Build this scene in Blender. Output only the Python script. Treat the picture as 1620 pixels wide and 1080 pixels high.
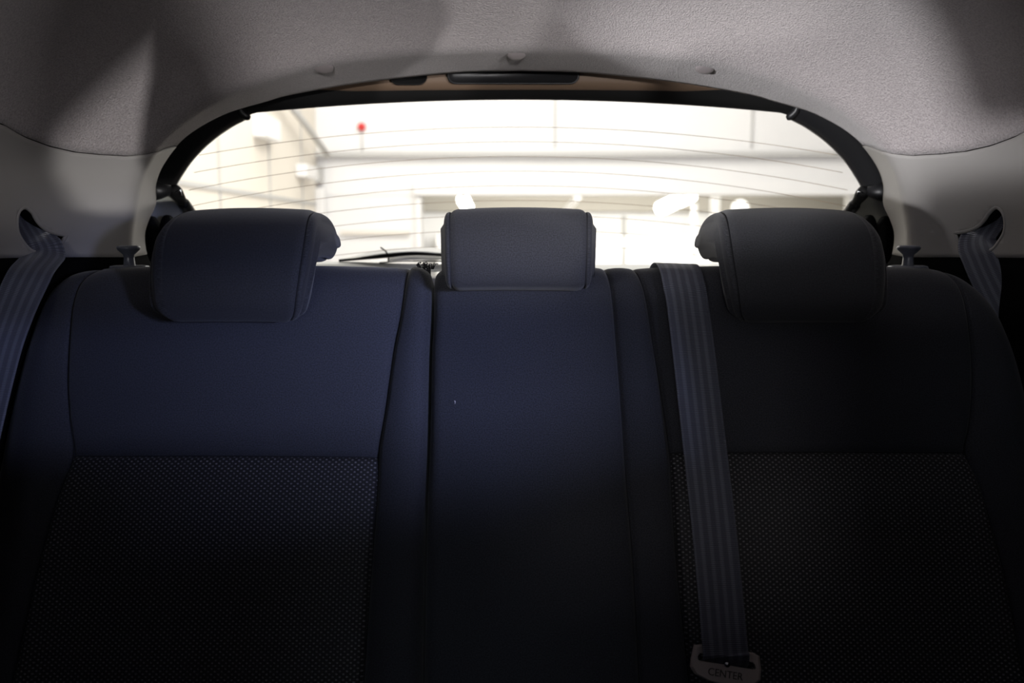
import bpy, bmesh, math, random
import numpy as np
from mathutils import Vector, Matrix

random.seed(4)
for o in list(bpy.data.objects): bpy.data.objects.remove(o)
SC = bpy.context.scene
COL = SC.collection
R = math.radians

# ------------------------------------------------------------------ camera
F = 1350.0                       # focal length in pixels of a 1620 px wide frame
CZ = 1.15                        # eye height above the showroom floor
PITCH = math.atan(165 / F)       # looking slightly down
YAW = math.atan(10 / F)          # and a touch to the left of the car's centre line
cam = bpy.data.cameras.new('camera')
cam.sensor_width = 36
cam.lens = 36 * F / 1620
cam.clip_start = 0.02
cam.dof.use_dof = True
cam.dof.focus_distance = 1.12
cam.dof.aperture_fstop = 4.0
camo = bpy.data.objects.new('camera', cam)
COL.objects.link(camo)
camo.location = (0, 0, CZ)
camo.rotation_euler = (math.pi / 2 - PITCH, 0, YAW)
SC.camera = camo
SC.view_settings.view_transform = 'Standard'
SC.view_settings.look = 'None'
SC.view_settings.gamma = 1
SC.view_settings.use_curve_mapping = False
SC.view_settings.exposure = 0.0

# ------------------------------------------------------------------ world and lights
w = bpy.data.worlds.new('world')
SC.world = w
w.use_nodes = True
w.node_tree.nodes['Background'].inputs[0].default_value = (0.72, 0.84, 1.0, 1)
w.node_tree.nodes['Background'].inputs[1].default_value = 0.06

def aim(o, target):
    d = Vector(target) - o.location
    o.rotation_euler = d.to_track_quat('-Z', 'Y').to_euler()

def area(name, loc, target, sx, sy, power, color):
    l = bpy.data.lights.new(name, 'AREA')
    l.shape = 'RECTANGLE'; l.size = sx; l.size_y = sy
    l.energy = power; l.color = color
    o = bpy.data.objects.new(name, l); COL.objects.link(o)
    o.location = loc; aim(o, target)
    return o

def spot(name, loc, target, power, color, size, blend, radius):
    l = bpy.data.lights.new(name, 'SPOT')
    l.energy = power; l.color = color
    l.spot_size = R(size); l.spot_blend = blend; l.shadow_soft_size = radius
    o = bpy.data.objects.new(name, l); COL.objects.link(o)
    o.location = loc; aim(o, target)
    return o

# showroom ceiling lamps behind the car, with unseen fill lamps added after them
area('showroom_light_rear', (0, 8.5, 5.1), (0, 10.5, 0), 7, 5, 620, (1.0, 0.98, 0.945))
area('fill_over_car', (0, 3.6, 5.1), (0, 3.0, 0), 3, 2.5, 230, (1.0, 0.965, 0.91))  # added fill that brightens the wiper and restraint tops
area('fill_bay', (1.8, 14.6, 2.3), (1.8, 17.5, 1.0), 7, 0.8, 260, (1.0, 0.98, 0.94))  # added fill hidden behind the lintel, lights the posts and mirror
area('fill_far_wall', (1.5, 18.0, 2.1), (1.5, 19.7, 0.4), 8, 3, 560, (1.0, 0.97, 0.92))  # added unseen fill that brightens the bay's far wall
# cool daylight of the open showroom side, ahead of the car on the right, low enough to slip under the roof
area('side_daylight', (3.0, -3.0, 1.54), (-0.35, 1.1, 1.0), 1.1, 0.42, 300, (0.50, 0.57, 1.0))
# small added lamps that stand in for floor and bonnet bounce on the headliner
area('bonnet_fill', (-0.5, -3.0, 1.22), (0.2, 1.2, 1.42), 0.30, 0.15, 12, (1.0, 0.95, 0.92))
area('floor_fill_right', (2.0, -2.2, 0.95), (-0.2, 1.25, 1.44), 0.25, 0.15, 27, (1.0, 0.97, 0.98))
area('floor_fill_left', (-2.0, -1.6, 0.92), (0.45, 1.2, 1.40), 0.4, 0.16, 45, (1.0, 0.97, 0.98))
# more distant daylight straight ahead through the windscreen
area('front_daylight', (0.2, -4.5, 2.0), (0, 1.1, 1.0), 0.9, 0.8, 14, (0.72, 0.86, 1.0))
# added narrow spots, their cones shaped to lay bright patches on the headliner
spot('patch_spot_left', (-2.0, -1.6, 0.92), (0.50, 1.22, 1.48), 560, (0.97, 0.97, 1.0), 12, 0.5, 0.06)
spot('patch_spot_right', (1.7, -2.4, 0.95), (-0.34, 1.28, 1.37), 330, (1.0, 0.98, 0.98), 9.2, 0.12, 0.02)
spot('patch_spot_ahead', (0.3, -3.2, 1.0), (0.0, 1.26, 1.52), 470, (1.0, 0.97, 0.97), 12, 0.5, 0.05)

# ------------------------------------------------------------------ pixel to place
_p, _y = PITCH, YAW
def ray(px, py):
    a = (px - 810) / F; b = (540 - py) / F
    dx, dy, dz = a, math.cos(_p) + b * math.sin(_p), -math.sin(_p) + b * math.cos(_p)
    return Vector((dx * math.cos(_y) - dy * math.sin(_y), dx * math.sin(_y) + dy * math.cos(_y), dz))
def P(px, py, Y):
    d = ray(px, py)
    return d * (Y / d.y)
def PX(px, py, X):
    d = ray(px, py)
    return d * (X / d.x)

# ------------------------------------------------------------------ materials
def mat(name, base, rough=0.6, metal=0.0, spec=0.5, sheen=0.0, bump=None, var=None, coat=0.0):
    m = bpy.data.materials.new(name); m.use_nodes = True
    nt = m.node_tree; b = nt.nodes['Principled BSDF']
    b.inputs['Base Color'].default_value = (*base, 1)
    b.inputs['Roughness'].default_value = rough
    b.inputs['Metallic'].default_value = metal
    b.inputs['Specular IOR Level'].default_value = spec
    if sheen:
        b.inputs['Sheen Weight'].default_value = sheen
        b.inputs['Sheen Roughness'].default_value = 0.5
    if coat: b.inputs['Coat Weight'].default_value = coat
    tc = nt.nodes.new('ShaderNodeTexCoord')
    if var:                       # (scale, amount): soft colour variation
        n = nt.nodes.new('ShaderNodeTexNoise'); n.inputs['Scale'].default_value = var[0]
        n.inputs['Detail'].default_value = 5
        nt.links.new(tc.outputs['Object'], n.inputs['Vector'])
        r = nt.nodes.new('ShaderNodeMapRange')
        r.inputs[1].default_value = 0.3; r.inputs[2].default_value = 0.7
        r.inputs[3].default_value = 1 - var[1]; r.inputs[4].default_value = 1 + var[1]
        nt.links.new(n.outputs['Fac'], r.inputs[0])
        mx = nt.nodes.new('ShaderNodeVectorMath'); mx.operation = 'SCALE'
        mx.inputs[0].default_value = base
        nt.links.new(r.outputs[0], mx.inputs['Scale'])
        nt.links.new(mx.outputs[0], b.inputs['Base Color'])
    if bump:                      # list of (scale, strength, distance)
        prev = None
        for sc_, st, ds in bump:
            n = nt.nodes.new('ShaderNodeTexNoise'); n.inputs['Scale'].default_value = sc_
            n.inputs['Detail'].default_value = 3
            nt.links.new(tc.outputs['Object'], n.inputs['Vector'])
            bp = nt.nodes.new('ShaderNodeBump')
            bp.inputs['Strength'].default_value = st; bp.inputs['Distance'].default_value = ds
            nt.links.new(n.outputs['Fac'], bp.inputs['Height'])
            if prev: nt.links.new(prev.outputs[0], bp.inputs['Normal'])
            prev = bp
        nt.links.new(prev.outputs[0], b.inputs['Normal'])
    return m

def node_math(nt, op, a, b=None):
    n = nt.nodes.new('ShaderNodeMath'); n.operation = op
    for i, v in enumerate((a, b)):
        if v is None: continue
        if isinstance(v, (int, float)): n.inputs[i].default_value = v
        else: nt.links.new(v, n.inputs[i])
    return n.outputs[0]

def weave(name, base, light, kx, ky, lo, hi, rough=0.8, sheen=0.0, bump=0.4, dist=0.0008, grain=0.6):
    """fabric whose pattern is a lattice of small raised dots; UV is in metres"""
    m = mat(name, base, rough, sheen=sheen)
    nt = m.node_tree; b = nt.nodes['Principled BSDF']
    uv = nt.nodes.new('ShaderNodeTexCoord').outputs['UV']
    sp = nt.nodes.new('ShaderNodeSeparateXYZ'); nt.links.new(uv, sp.inputs[0])
    cx = node_math(nt, 'COSINE', node_math(nt, 'MULTIPLY', sp.outputs[0], kx))
    cy = node_math(nt, 'COSINE', node_math(nt, 'MULTIPLY', sp.outputs[1], ky))
    h = node_math(nt, 'MULTIPLY', cx, cy)
    r = nt.nodes.new('ShaderNodeMapRange'); r.interpolation_type = 'SMOOTHSTEP'
    r.inputs[1].default_value = lo; r.inputs[2].default_value = hi
    nt.links.new(h, r.inputs[0])
    mx = nt.nodes.new('ShaderNodeMix'); mx.data_type = 'RGBA'
    mx.inputs[6].default_value = (*base, 1); mx.inputs[7].default_value = (*light, 1)
    nt.links.new(r.outputs[0], mx.inputs[0])
    gn = nt.nodes.new('ShaderNodeTexNoise'); gn.inputs['Scale'].default_value = 650; gn.inputs['Detail'].default_value = 2
    nt.links.new(uv, gn.inputs['Vector'])
    gr = nt.nodes.new('ShaderNodeMapRange'); gr.inputs[1].default_value = 0.3; gr.inputs[2].default_value = 0.7
    gr.inputs[3].default_value = 1-grain; gr.inputs[4].default_value = 1+grain
    nt.links.new(gn.outputs['Fac'], gr.inputs[0])
    vm = nt.nodes.new('ShaderNodeVectorMath'); vm.operation = 'SCALE'
    nt.links.new(mx.outputs[2], vm.inputs[0]); nt.links.new(gr.outputs[0], vm.inputs['Scale'])
    nt.links.new(vm.outputs[0], b.inputs['Base Color'])
    bp = nt.nodes.new('ShaderNodeBump'); bp.inputs['Strength'].default_value = bump
    bp.inputs['Distance'].default_value = dist
    nt.links.new(r.outputs[0], bp.inputs['Height']); nt.links.new(bp.outputs[0], b.inputs['Normal'])
    return m

def webbing(name, dark, light):
    m = mat(name, dark, 0.55, spec=0.3, sheen=0.1)
    nt = m.node_tree; b = nt.nodes['Principled BSDF']
    uv = nt.nodes.new('ShaderNodeTexCoord').outputs['UV']
    sp = nt.nodes.new('ShaderNodeSeparateXYZ'); nt.links.new(uv, sp.inputs[0])
    # five lengthwise ribs across 48 mm, fine cross ribs every 1.6 mm
    lr = node_math(nt, 'COSINE', node_math(nt, 'MULTIPLY', sp.outputs[0], 2 * math.pi / 0.0096))
    cr = node_math(nt, 'SINE', node_math(nt, 'MULTIPLY', sp.outputs[1], 2 * math.pi / 0.0022))
    r = nt.nodes.new('ShaderNodeMapRange'); r.interpolation_type = 'SMOOTHSTEP'
    r.inputs[1].default_value = -0.4; r.inputs[2].default_value = 0.9; r.inputs[3].default_value = 0.38
    nt.links.new(lr, r.inputs[0])
    n = nt.nodes.new('ShaderNodeTexNoise'); n.inputs['Scale'].default_value = 900
    nt.links.new(uv, n.inputs['Vector'])
    c2 = node_math(nt, 'MULTIPLY', node_math(nt, 'ADD', node_math(nt, 'MULTIPLY', cr, 0.35), 0.65), r.outputs[0])
    c3 = node_math(nt, 'ADD', node_math(nt, 'MULTIPLY', c2, 0.75), node_math(nt, 'MULTIPLY', n.outputs['Fac'], 0.25))
    mx = nt.nodes.new('ShaderNodeMix'); mx.data_type = 'RGBA'
    mx.inputs[6].default_value = (*dark, 1); mx.inputs[7].default_value = (*light, 1)
    nt.links.new(c3, mx.inputs[0]); nt.links.new(mx.outputs[2], b.inputs['Base Color'])
    bp = nt.nodes.new('ShaderNodeBump'); bp.inputs['Strength'].default_value = 0.5
    bp.inputs['Distance'].default_value = 0.0006
    nt.links.new(node_math(nt, 'ADD', node_math(nt, 'MULTIPLY', lr, 0.6), node_math(nt, 'MULTIPLY', cr, 0.5)), bp.inputs['Height'])
    nt.links.new(bp.outputs[0], b.inputs['Normal'])
    return m

def emit(name, color, strength):
    m = bpy.data.materials.new(name); m.use_nodes = True
    nt = m.node_tree; nt.nodes.clear()
    e = nt.nodes.new('ShaderNodeEmission'); o = nt.nodes.new('ShaderNodeOutputMaterial')
    e.inputs[0].default_value = (*color, 1); e.inputs[1].default_value = strength
    nt.links.new(e.outputs[0], o.inputs[0]); return m

def glassmat(name, tint=(0.96, 0.97, 0.95, 1)):
    m = bpy.data.materials.new(name); m.use_nodes = True
    nt = m.node_tree; nt.nodes.clear()
    t = nt.nodes.new('ShaderNodeBsdfTransparent'); t.inputs[0].default_value = tint
    g = nt.nodes.new('ShaderNodeBsdfGlossy'); g.inputs['Roughness'].default_value = 0.02
    f = nt.nodes.new('ShaderNodeFresnel'); f.inputs[0].default_value = 1.25
    x = nt.nodes.new('ShaderNodeMixShader'); o = nt.nodes.new('ShaderNodeOutputMaterial')
    nt.links.new(f.outputs[0], x.inputs[0]); nt.links.new(t.outputs[0], x.inputs[1])
    nt.links.new(g.outputs[0], x.inputs[2]); nt.links.new(x.outputs[0], o.inputs[0])
    return m

M = {}
M['fabric'] = weave('smooth_fabric', (0.020, 0.021, 0.028), (0.031, 0.033, 0.043), 2*math.pi/0.0016, 2*math.pi/0.0016, -0.3, 0.9, 0.85, 0.12, 0.25, 0.0003)
M['restraint'] = weave('restraint_fabric', (0.018, 0.0185, 0.023), (0.030, 0.031, 0.037), 2*math.pi/0.0022, 2*math.pi/0.0018, -0.2, 0.9, 0.85, 0.12, 0.35, 0.0004)
M['insert'] = weave('dotted_fabric', (0.012, 0.012, 0.015), (0.17, 0.165, 0.175), 2*math.pi/0.0080, 2*math.pi/0.0062, 0.28, 0.8, 0.7, 0.05, 0.8, 0.0009)
M['thread'] = mat('dark_thread', (0.006, 0.006, 0.009), 0.8)
M['liner'] = mat('headliner_cloth', (0.365, 0.33, 0.328), 0.95, sheen=0.25, bump=[(420, 0.9, 0.0022), (120, 0.35, 0.002)], var=(420, 0.22))
M['trimgrey'] = mat('grained_grey_plastic', (0.33, 0.315, 0.30), 0.55, spec=0.35, bump=[(900, 0.15, 0.0004)])
M['beige'] = mat('beige_plastic', (0.33, 0.28, 0.23), 0.6, spec=0.3, bump=[(900, 0.15, 0.0004)])
M['paint'] = mat('grey_body_paint', (0.30, 0.30, 0.26), 0.35, spec=0.5)
M['button'] = mat('warm_grey_button_plastic', (0.27, 0.24, 0.24), 0.5)
M['brown'] = mat('brown_header_plastic', (0.13, 0.085, 0.055), 0.6)
M['black'] = mat('black_plastic', (0.012, 0.012, 0.013), 0.42, spec=0.4, bump=[(700, 0.1, 0.0004)])
M['blackmatte'] = mat('black_carpet', (0.004, 0.004, 0.004), 1.0, spec=0.05)
M['rubber'] = mat('black_rubber', (0.006, 0.006, 0.006), 0.7, spec=0.2)
M['frit'] = mat('black_ceramic_frit', (0.004, 0.004, 0.004), 0.35, spec=0.3)
M['steel'] = mat('polished_steel', (0.6, 0.6, 0.62), 0.25, metal=1.0)
M['knob'] = mat('grey_knob_plastic', (0.10, 0.11, 0.14), 0.28, spec=0.7)
M['tongue'] = mat('warm_grey_tongue_plastic', (0.42, 0.37, 0.34), 0.4, spec=0.5)
M['letter'] = mat('moulded_letter_plastic', (0.05, 0.045, 0.04), 0.5)
M['belt'] = webbing('belt_webbing', (0.022, 0.024, 0.040), (0.19, 0.20, 0.25))
M['wire'] = mat('heater_wire', (0.30, 0.22, 0.15), 0.6)
M['glass'] = glassmat('clear_glass')
M['tint'] = glassmat('tinted_glass', (0.12, 0.13, 0.13, 1))  # dark tint added to hold light back at the unseen rear panes
M['silver'] = mat('silver_grey_plastic', (0.62, 0.61, 0.59), 0.4)
M['wallwhite'] = mat('white_painted_wall', (0.80, 0.785, 0.765), 0.8, var=(0.4, 0.03))
M['wallcream'] = mat('cream_painted_wall', (0.74, 0.685, 0.60), 0.8, var=(0.5, 0.04))
M['wallgrey'] = mat('pale_grey_paint', (0.50, 0.49, 0.47), 0.8)
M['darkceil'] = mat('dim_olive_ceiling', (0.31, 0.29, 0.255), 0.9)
M['concrete'] = mat('pale_concrete', (0.55, 0.53, 0.50), 0.5, var=(0.8, 0.08))
M['red'] = mat('red_paint', (0.62, 0.03, 0.025), 0.4)
M['tube'] = emit('fluorescent_tube', (1.0, 0.98, 0.94), 9.0)

# ------------------------------------------------------------------ object helpers
def props(o, label=None, cat=None, group=None, kind=None):
    if label: o['label'] = label
    if cat: o['category'] = cat
    if group: o['group'] = group
    if kind: o['kind'] = kind
    return o

def empty(name, base, **k):
    o = bpy.data.objects.new(name, None); COL.objects.link(o)
    o.empty_display_size = 0.05
    o.location = Vector(base) + Vector((0, 0, CZ))
    return props(o, **k)

def mk(name, verts, faces, m, parent=None, smooth=True, uvs=None, origin=None, **k):
    """verts are relative to the eye; faces index lists; one mesh object"""
    verts = [Vector(v) for v in verts]
    org = Vector((0, 0, 0))
    if parent is not None:
        q = parent
        while q is not None: org += q.location; q = q.parent
        loc = Vector((0, 0, 0))
    else:
        if origin is None:
            xs = [v.x for v in verts]; ys = [v.y for v in verts]; zs = [v.z for v in verts]
            origin = ((min(xs)+max(xs))/2, (min(ys)+max(ys))/2, min(zs))
        org = Vector(origin) + Vector((0, 0, CZ)); loc = org.copy()
    me = bpy.data.meshes.new(name)
    me.from_pydata([tuple(v + Vector((0, 0, CZ)) - org) for v in verts], [], faces)
    if uvs is not None:
        l = me.uv_layers.new(name='UVMap')
        for p in me.polygons:
            for li in p.loop_indices:
                l.data[li].uv = uvs[me.loops[li].vertex_index]
    bm = bmesh.new(); bm.from_mesh(me)
    bmesh.ops.recalc_face_normals(bm, faces=bm.faces)
    bm.to_mesh(me); bm.free()
    me.polygons.foreach_set('use_smooth', [smooth] * len(me.polygons))
    me.materials.append(m)
    o = bpy.data.objects.new(name, me); COL.objects.link(o)
    o.location = loc
    if parent is not None: o.parent = parent
    return props(o, **k)

def gridfaces(nr, nc, wrap=False):
    f = []
    for i in range(nr - 1):
        for j in range(nc if wrap else nc - 1):
            a = i * nc + j; b = i * nc + (j + 1) % nc
            f.append((a, b, b + nc, a + nc))
    return f

def tube(pts, r, n=8, caps=True):
    pts = [Vector(p) for p in pts]
    V, Fc = [], []
    up = Vector((0.13, 0.29, 0.95))
    for i, p in enumerate(pts):
        t = (pts[min(i+1, len(pts)-1)] - pts[max(i-1, 0)]).normalized()
        a = t.cross(up)
        if a.length < 1e-3: a = t.cross(Vector((1, 0, 0)))
        a.normalize(); b = t.cross(a)
        rr = r[i] if isinstance(r, (list, tuple)) else r
        for k in range(n):
            q = 2 * math.pi * k / n
            V.append(p + a * math.cos(q) * rr + b * math.sin(q) * rr)
    Fc = gridfaces(len(pts), n, True)
    if caps:
        Fc.append(tuple(range(n))); Fc.append(tuple(range((len(pts)-1)*n, len(pts)*n)))
    return V, Fc

def closed_tube(pts, r, n=8):
    pts = [Vector(p) for p in pts]; N = len(pts); V = []
    for i, p in enumerate(pts):
        t = (pts[(i+1) % N] - pts[i-1]).normalized()
        a = t.cross(Vector((1, 0.02, 0.01))).normalized(); b = t.cross(a)
        for k in range(n):
            q = 2 * math.pi * k / n
            V.append(p + a * math.cos(q) * r + b * math.sin(q) * r)
    F_ = []
    for i in range(N):
        for j in range(n):
            a = i*n + j; b = i*n + (j+1) % n; c = ((i+1) % N)*n + j; d = ((i+1) % N)*n + (j+1) % n
            F_.append((a, b, d, c))
    return V, F_

def box(x0, x1, y0, y1, z0, z1, bev=0.0):
    bm = bmesh.new(); bmesh.ops.create_cube(bm, size=1)
    for v in bm.verts:
        v.co = Vector(((x0+x1)/2 + v.co.x*(x1-x0), (y0+y1)/2 + v.co.y*(y1-y0), (z0+z1)/2 + v.co.z*(z1-z0)))
    if bev: bmesh.ops.bevel(bm, geom=bm.edges[:], offset=bev, segments=3, affect='EDGES', profile=0.6)
    V = [v.co.copy() for v in bm.verts]; bm.verts.index_update()
    Fc = [tuple(v.index for v in f.verts) for f in bm.faces]; bm.free()
    return V, Fc

def lathe(profile, base, n=32, axis=Vector((0, 0, 1))):
    """profile of (radius, height)"""
    q = Vector((0, 0, 1)).rotation_difference(axis)
    V = []
    for r_, h in profile:
        for k in range(n):
            a = 2*math.pi*k/n
            V.append(Vector(base) + q @ Vector((r_*math.cos(a), r_*math.sin(a), h)))
    Fc = gridfaces(len(profile), n, True)
    Fc.append(tuple(range(n))); Fc.append(tuple(range((len(profile)-1)*n, len(profile)*n)))
    return V, Fc

def merge(*vf):
    V, Fc = [], []
    for v, f in vf:
        o = len(V); V += list(v); Fc += [tuple(i+o for i in q) for q in f]
    return V, Fc

def smooth_curve(pts, n):
    """Catmull-Rom through 2-D or 3-D points, n samples"""
    pts = [np.array(p, float) for p in pts]
    P_ = [2*pts[0]-pts[1]] + pts + [2*pts[-1]-pts[-2]]
    out = []
    S = len(pts) - 1
    for i in range(n):
        t = i/(n-1)*S; k = min(int(t), S-1); u = t-k
        p0, p1, p2, p3 = P_[k:k+4]
        out.append(0.5*((2*p1)+(-p0+p2)*u+(2*p0-5*p1+4*p2-p3)*u*u+(-p0+3*p1-3*p2+p3)*u**3))
    return out

# ------------------------------------------------------------------ cabin shell
# sections in polar form about the point (0, -0.05): radius as function of angle
PCX, PCZ = 0.0, -0.05
def to_polar(pts):
    a = [math.degrees(math.atan2(z-PCZ, -x)) for x, z in pts]
    r = [math.hypot(x, z-PCZ) for x, z in pts]
    i = np.argsort(a)
    return np.array(a)[i], np.array(r)[i]

def pxcurve(pts, Y):
    out = []
    for px, py in pts:
        v = P(px, py, Y); out.append((-abs(v.x), v.z))
    return out
YF, YE = 1.275, 1.43
edgeA = [(243, 425), (233, 405), (229, 385), (229, 366), (236, 345), (246, 322), (246, 292), (257, 262), (282, 228), (310, 205), (350, 183),
         (380, 172), (420, 161), (460, 150), (568, 131.6), (676, 119), (738, 114), (820, 112)]
foldB = [(207, 420), (207, 400), (208, 370), (212, 330), (221, 290), (236, 255), (260, 222), (290, 195), (330, 168), (380, 143),
         (430, 124), (500, 104), (600, 90), (700, 83), (820, 80)]
aA, rA = to_polar(smooth_curve(pxcurve(edgeA, YE), 120))
aB, rB = to_polar(smooth_curve(pxcurve(foldB, YF), 120))

def rad_mid(phi):               # boxy cabin section
    if phi < 0: return 0.672/math.cos(R(phi))
    c, s = abs(math.cos(R(phi))), abs(math.sin(R(phi)))
    p = 3.0
    hx, hz = 0.672, 0.390
    return ((c/hx)**p + (s/hz)**p) ** (-1/p)
def rad_fold(phi):
    return float(np.interp(phi, aB, rB)) if phi > aB[0] else float(rB[0]) * math.cos(R(aB[0])) / max(0.3, math.cos(R(phi)))
def rad_edge(phi):
    return float(np.interp(phi, aA, rA)) if phi > aA[0] else float(rA[0]) * math.cos(R(aA[0])) / max(0.3, math.cos(R(phi)))
def rad0(phi, Y):
    ph = phi if phi <= 90 else 180-phi
    if Y <= YF:
        t = max(0.0, (Y-0.98)/(YF-0.98))
        p = 1.5 + 1.3*max(0, math.cos(R(ph)))
        w_ = t**p
        return rad_mid(ph)*(1-w_) + rad_fold(ph)*w_
    t = min(1, (Y-YF)/(YE-YF))
    return rad_fold(ph)*(1-t) + rad_edge(ph)*t
def rad(phi, Y):                # the fold is softly rounded
    if Y > YE-0.02 or Y < 1.0: return rad0(phi, Y)
    return sum(rad0(phi, Y+d)*q for d, q in ((-0.018, .12), (-0.009, .23), (0, .3), (0.009, .23), (0.018, .12)))
def shell_pt(phi, Y, off=0.0):
    r_ = rad(phi, min(Y, YE)) + off
    return Vector((-r_*math.cos(R(phi)), Y, PCZ + r_*math.sin(R(phi))))
def shell_hit(px, py):          # where the sight line through a pixel meets the shell
    last = None
    for i in range(500):
        Y = 1.0 + 0.43*i/499
        v = P(px, py, Y); ph = math.degrees(math.atan2(v.z-PCZ, -v.x))
        d = math.hypot(v.x, v.z-PCZ) - rad(ph, Y)
        if d > 0: return v, ph, Y
        last = (v, ph, Y)
    return last
SEAM = sorted((h[2], h[1]) for h in (shell_hit(*q) for q in ((6, 196), (40, 216), (80, 231), (120, 240), (160, 244), (200, 246), (225, 244), (245, 240), (262, 234), (275, 230))))
def seam_phi(Y):                # the joint between headliner and pillar trim
    return float(np.interp(Y, [a for a, b in SEAM], [b for a, b in SEAM]))

def strip(phis_of_Y, Ys, off=0.0, thick=0.004):
    nr = len(Ys); rows = []
    for Y in Ys: rows.append([shell_pt(ph, Y, off) for ph in phis_of_Y(Y)])
    nc = len(rows[0])
    V = [v for r_ in rows for v in r_]
    rows2 = []
    for Y in Ys: rows2.append([shell_pt(ph, Y, off + thick) for ph in phis_of_Y(Y)])
    V2 = [v for r_ in rows2 for v in r_]
    n0 = len(V); Fc = gridfaces(nr, nc)
    Fb = [tuple(i + n0 for i in reversed(f)) for f in Fc]
    side = []
    for j in range(nc-1):
        side.append((j, j+1, j+1+n0, j+n0)); a = (nr-1)*nc
        side.append((a+j, a+j+1, a+j+1+n0, a+j+n0))
    for i in range(nr-1):
        a = i*nc; side.append((a, a+nc, a+nc+n0, a+n0)); a = i*nc+nc-1
        side.append((a, a+nc, a+nc+n0, a+n0))
    return V + V2, Fc + Fb + side

def lin(a, b, n): return [a + (b-a)*i/(n-1) for i in range(n)]
Ys_rear = lin(1.02, 1.20, 24) + lin(1.20, 1.33, 40)[1:] + lin(1.33, YE, 10)[1:]
Ys_roof = lin(-0.62, 1.0, 16) + Ys_rear
ceil = mk('ceiling', *strip(lambda Y: lin(seam_phi(Y), 180-seam_phi(Y), 151), Ys_roof), M['liner'], kind='structure')
# round trim buttons along the rear edge of the headliner
for px, py in ((513, 107), (817, 86), (1115, 108)):
    v, ph, Y = shell_hit(px, py)
    a = shell_pt(ph+0.5, Y) - shell_pt(ph-0.5, Y); b = shell_pt(ph, min(Y+0.004, YE)) - shell_pt(ph, Y-0.004)
    nrm = a.cross(b).normalized()
    if nrm.dot(-v) < 0: nrm = -nrm
    nrm = (nrm + Vector((0, -0.35, 0.0))).normalized()
    mk('clip_button', *lathe([(0.0135, -0.004), (0.0138, 0.0012), (0.0128, 0.0022), (0.007, 0.0030), (0.0001, 0.0032)], shell_pt(ph, Y-0.001), 28, nrm),
       M['button'], ceil)

def cutpoly(obj, poly_yz, x0, x1):
    """cut a real opening of outline poly (Y, z) through a wall"""
    n = len(poly_yz)
    V = [(x0, y, z) for y, z in poly_yz] + [(x1, y, z) for y, z in poly_yz]
    Fc = [tuple(range(n)), tuple(range(n, 2*n))] + [(i, (i+1) % n, (i+1) % n + n, i+n) for i in range(n)]
    c = mk('cutter', V, Fc, M['black'], smooth=False)
    md = obj.modifiers.new('b', 'BOOLEAN'); md.object = c; md.operation = 'DIFFERENCE'; md.solver = 'EXACT'
    dg = bpy.context.evaluated_depsgraph_get()
    me = bpy.data.meshes.new_from_object(obj.evaluated_get(dg))
    obj.modifiers.clear(); obj.data = me
    bpy.data.objects.remove(c)

slotR = [(1509, 368), (1526, 366), (1543, 360), (1555, 350), (1564, 337), (1575, 328), (1585, 334), (1590, 350), (1588, 368), (1580, 382), (1570, 394), (1556, 399), (1534, 398), (1518, 386)]
slotL = [(106, 372), (88, 369), (72, 362), (60, 350), (52, 336), (40, 328), (30, 334), (27, 350), (29, 368), (36, 382), (46, 394), (58, 399), (80, 398), (95, 388)]
for side, nm, poly in ((-1, 'left', slotL), (1, 'right', slotR)):
    def phis(Y, s=side):
        a = lin(2.0, seam_phi(Y)-0.12, 26)
        return a if s < 0 else [180-q for q in a]
    wl = mk('wall_'+nm, *strip(phis, [1.0]+Ys_rear, off=-0.001), M['trimgrey'], kind='structure')
    pts = [shell_hit(px, py)[0] for px, py in poly]
    pts = smooth_curve([tuple(p) for p in pts] + [tuple(pts[0])], 57)[:-1]
    yz = [(p[1], p[2]) for p in pts]
    xs_ = sum(abs(p[0]) for p in pts)/len(pts); print('slot', nm, xs_, min(yz), max(yz))
    cutpoly(wl, yz, side*0.50, side*0.80)
    ring = []
    for y, z in yz:
        x_ = 0.66
        for _ in range(6):
            ph = math.degrees(math.atan2(z-PCZ, x_)); x_ = abs(shell_pt(ph, y).x)
        ring.append(shell_pt(ph if side < 0 else 180-ph, y, 0.001))
    mk('slot_rim', *closed_tube(ring, 0.0028, 8), M['trimgrey'], wl)
    cy = sum(p[0] for p in yz)/len(yz); cz = sum(p[1] for p in yz)/len(yz)
    # black pocket behind the opening, open towards the cabin
    n = len(yz); xb = side*0.745
    V = [(r_.x+side*0.0045, cy+(r_.y-cy)*1.10, cz+(r_.z-cz)*1.12) for r_ in ring] + [(xb, cy+(y-cy)*1.12, cz+(z-cz)*1.15) for y, z in yz]
    mk('slot_pocket', V, [(i, (i+1) % n, (i+1) % n+n, i+n) for i in range(n)] + [tuple(range(n, 2*n))], M['blackmatte'], wl, smooth=False)
    # black lower side lining
    def phl(Y, s=side):
        a = lin(-47, 2.0, 22)
        return a if s < 0 else [180-q for q in a]
    mk('trim_%d' % (1 if side < 0 else 2), *strip(phl, [1.0]+Ys_rear, off=-0.0), M['blackmatte'], kind='structure')
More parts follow.
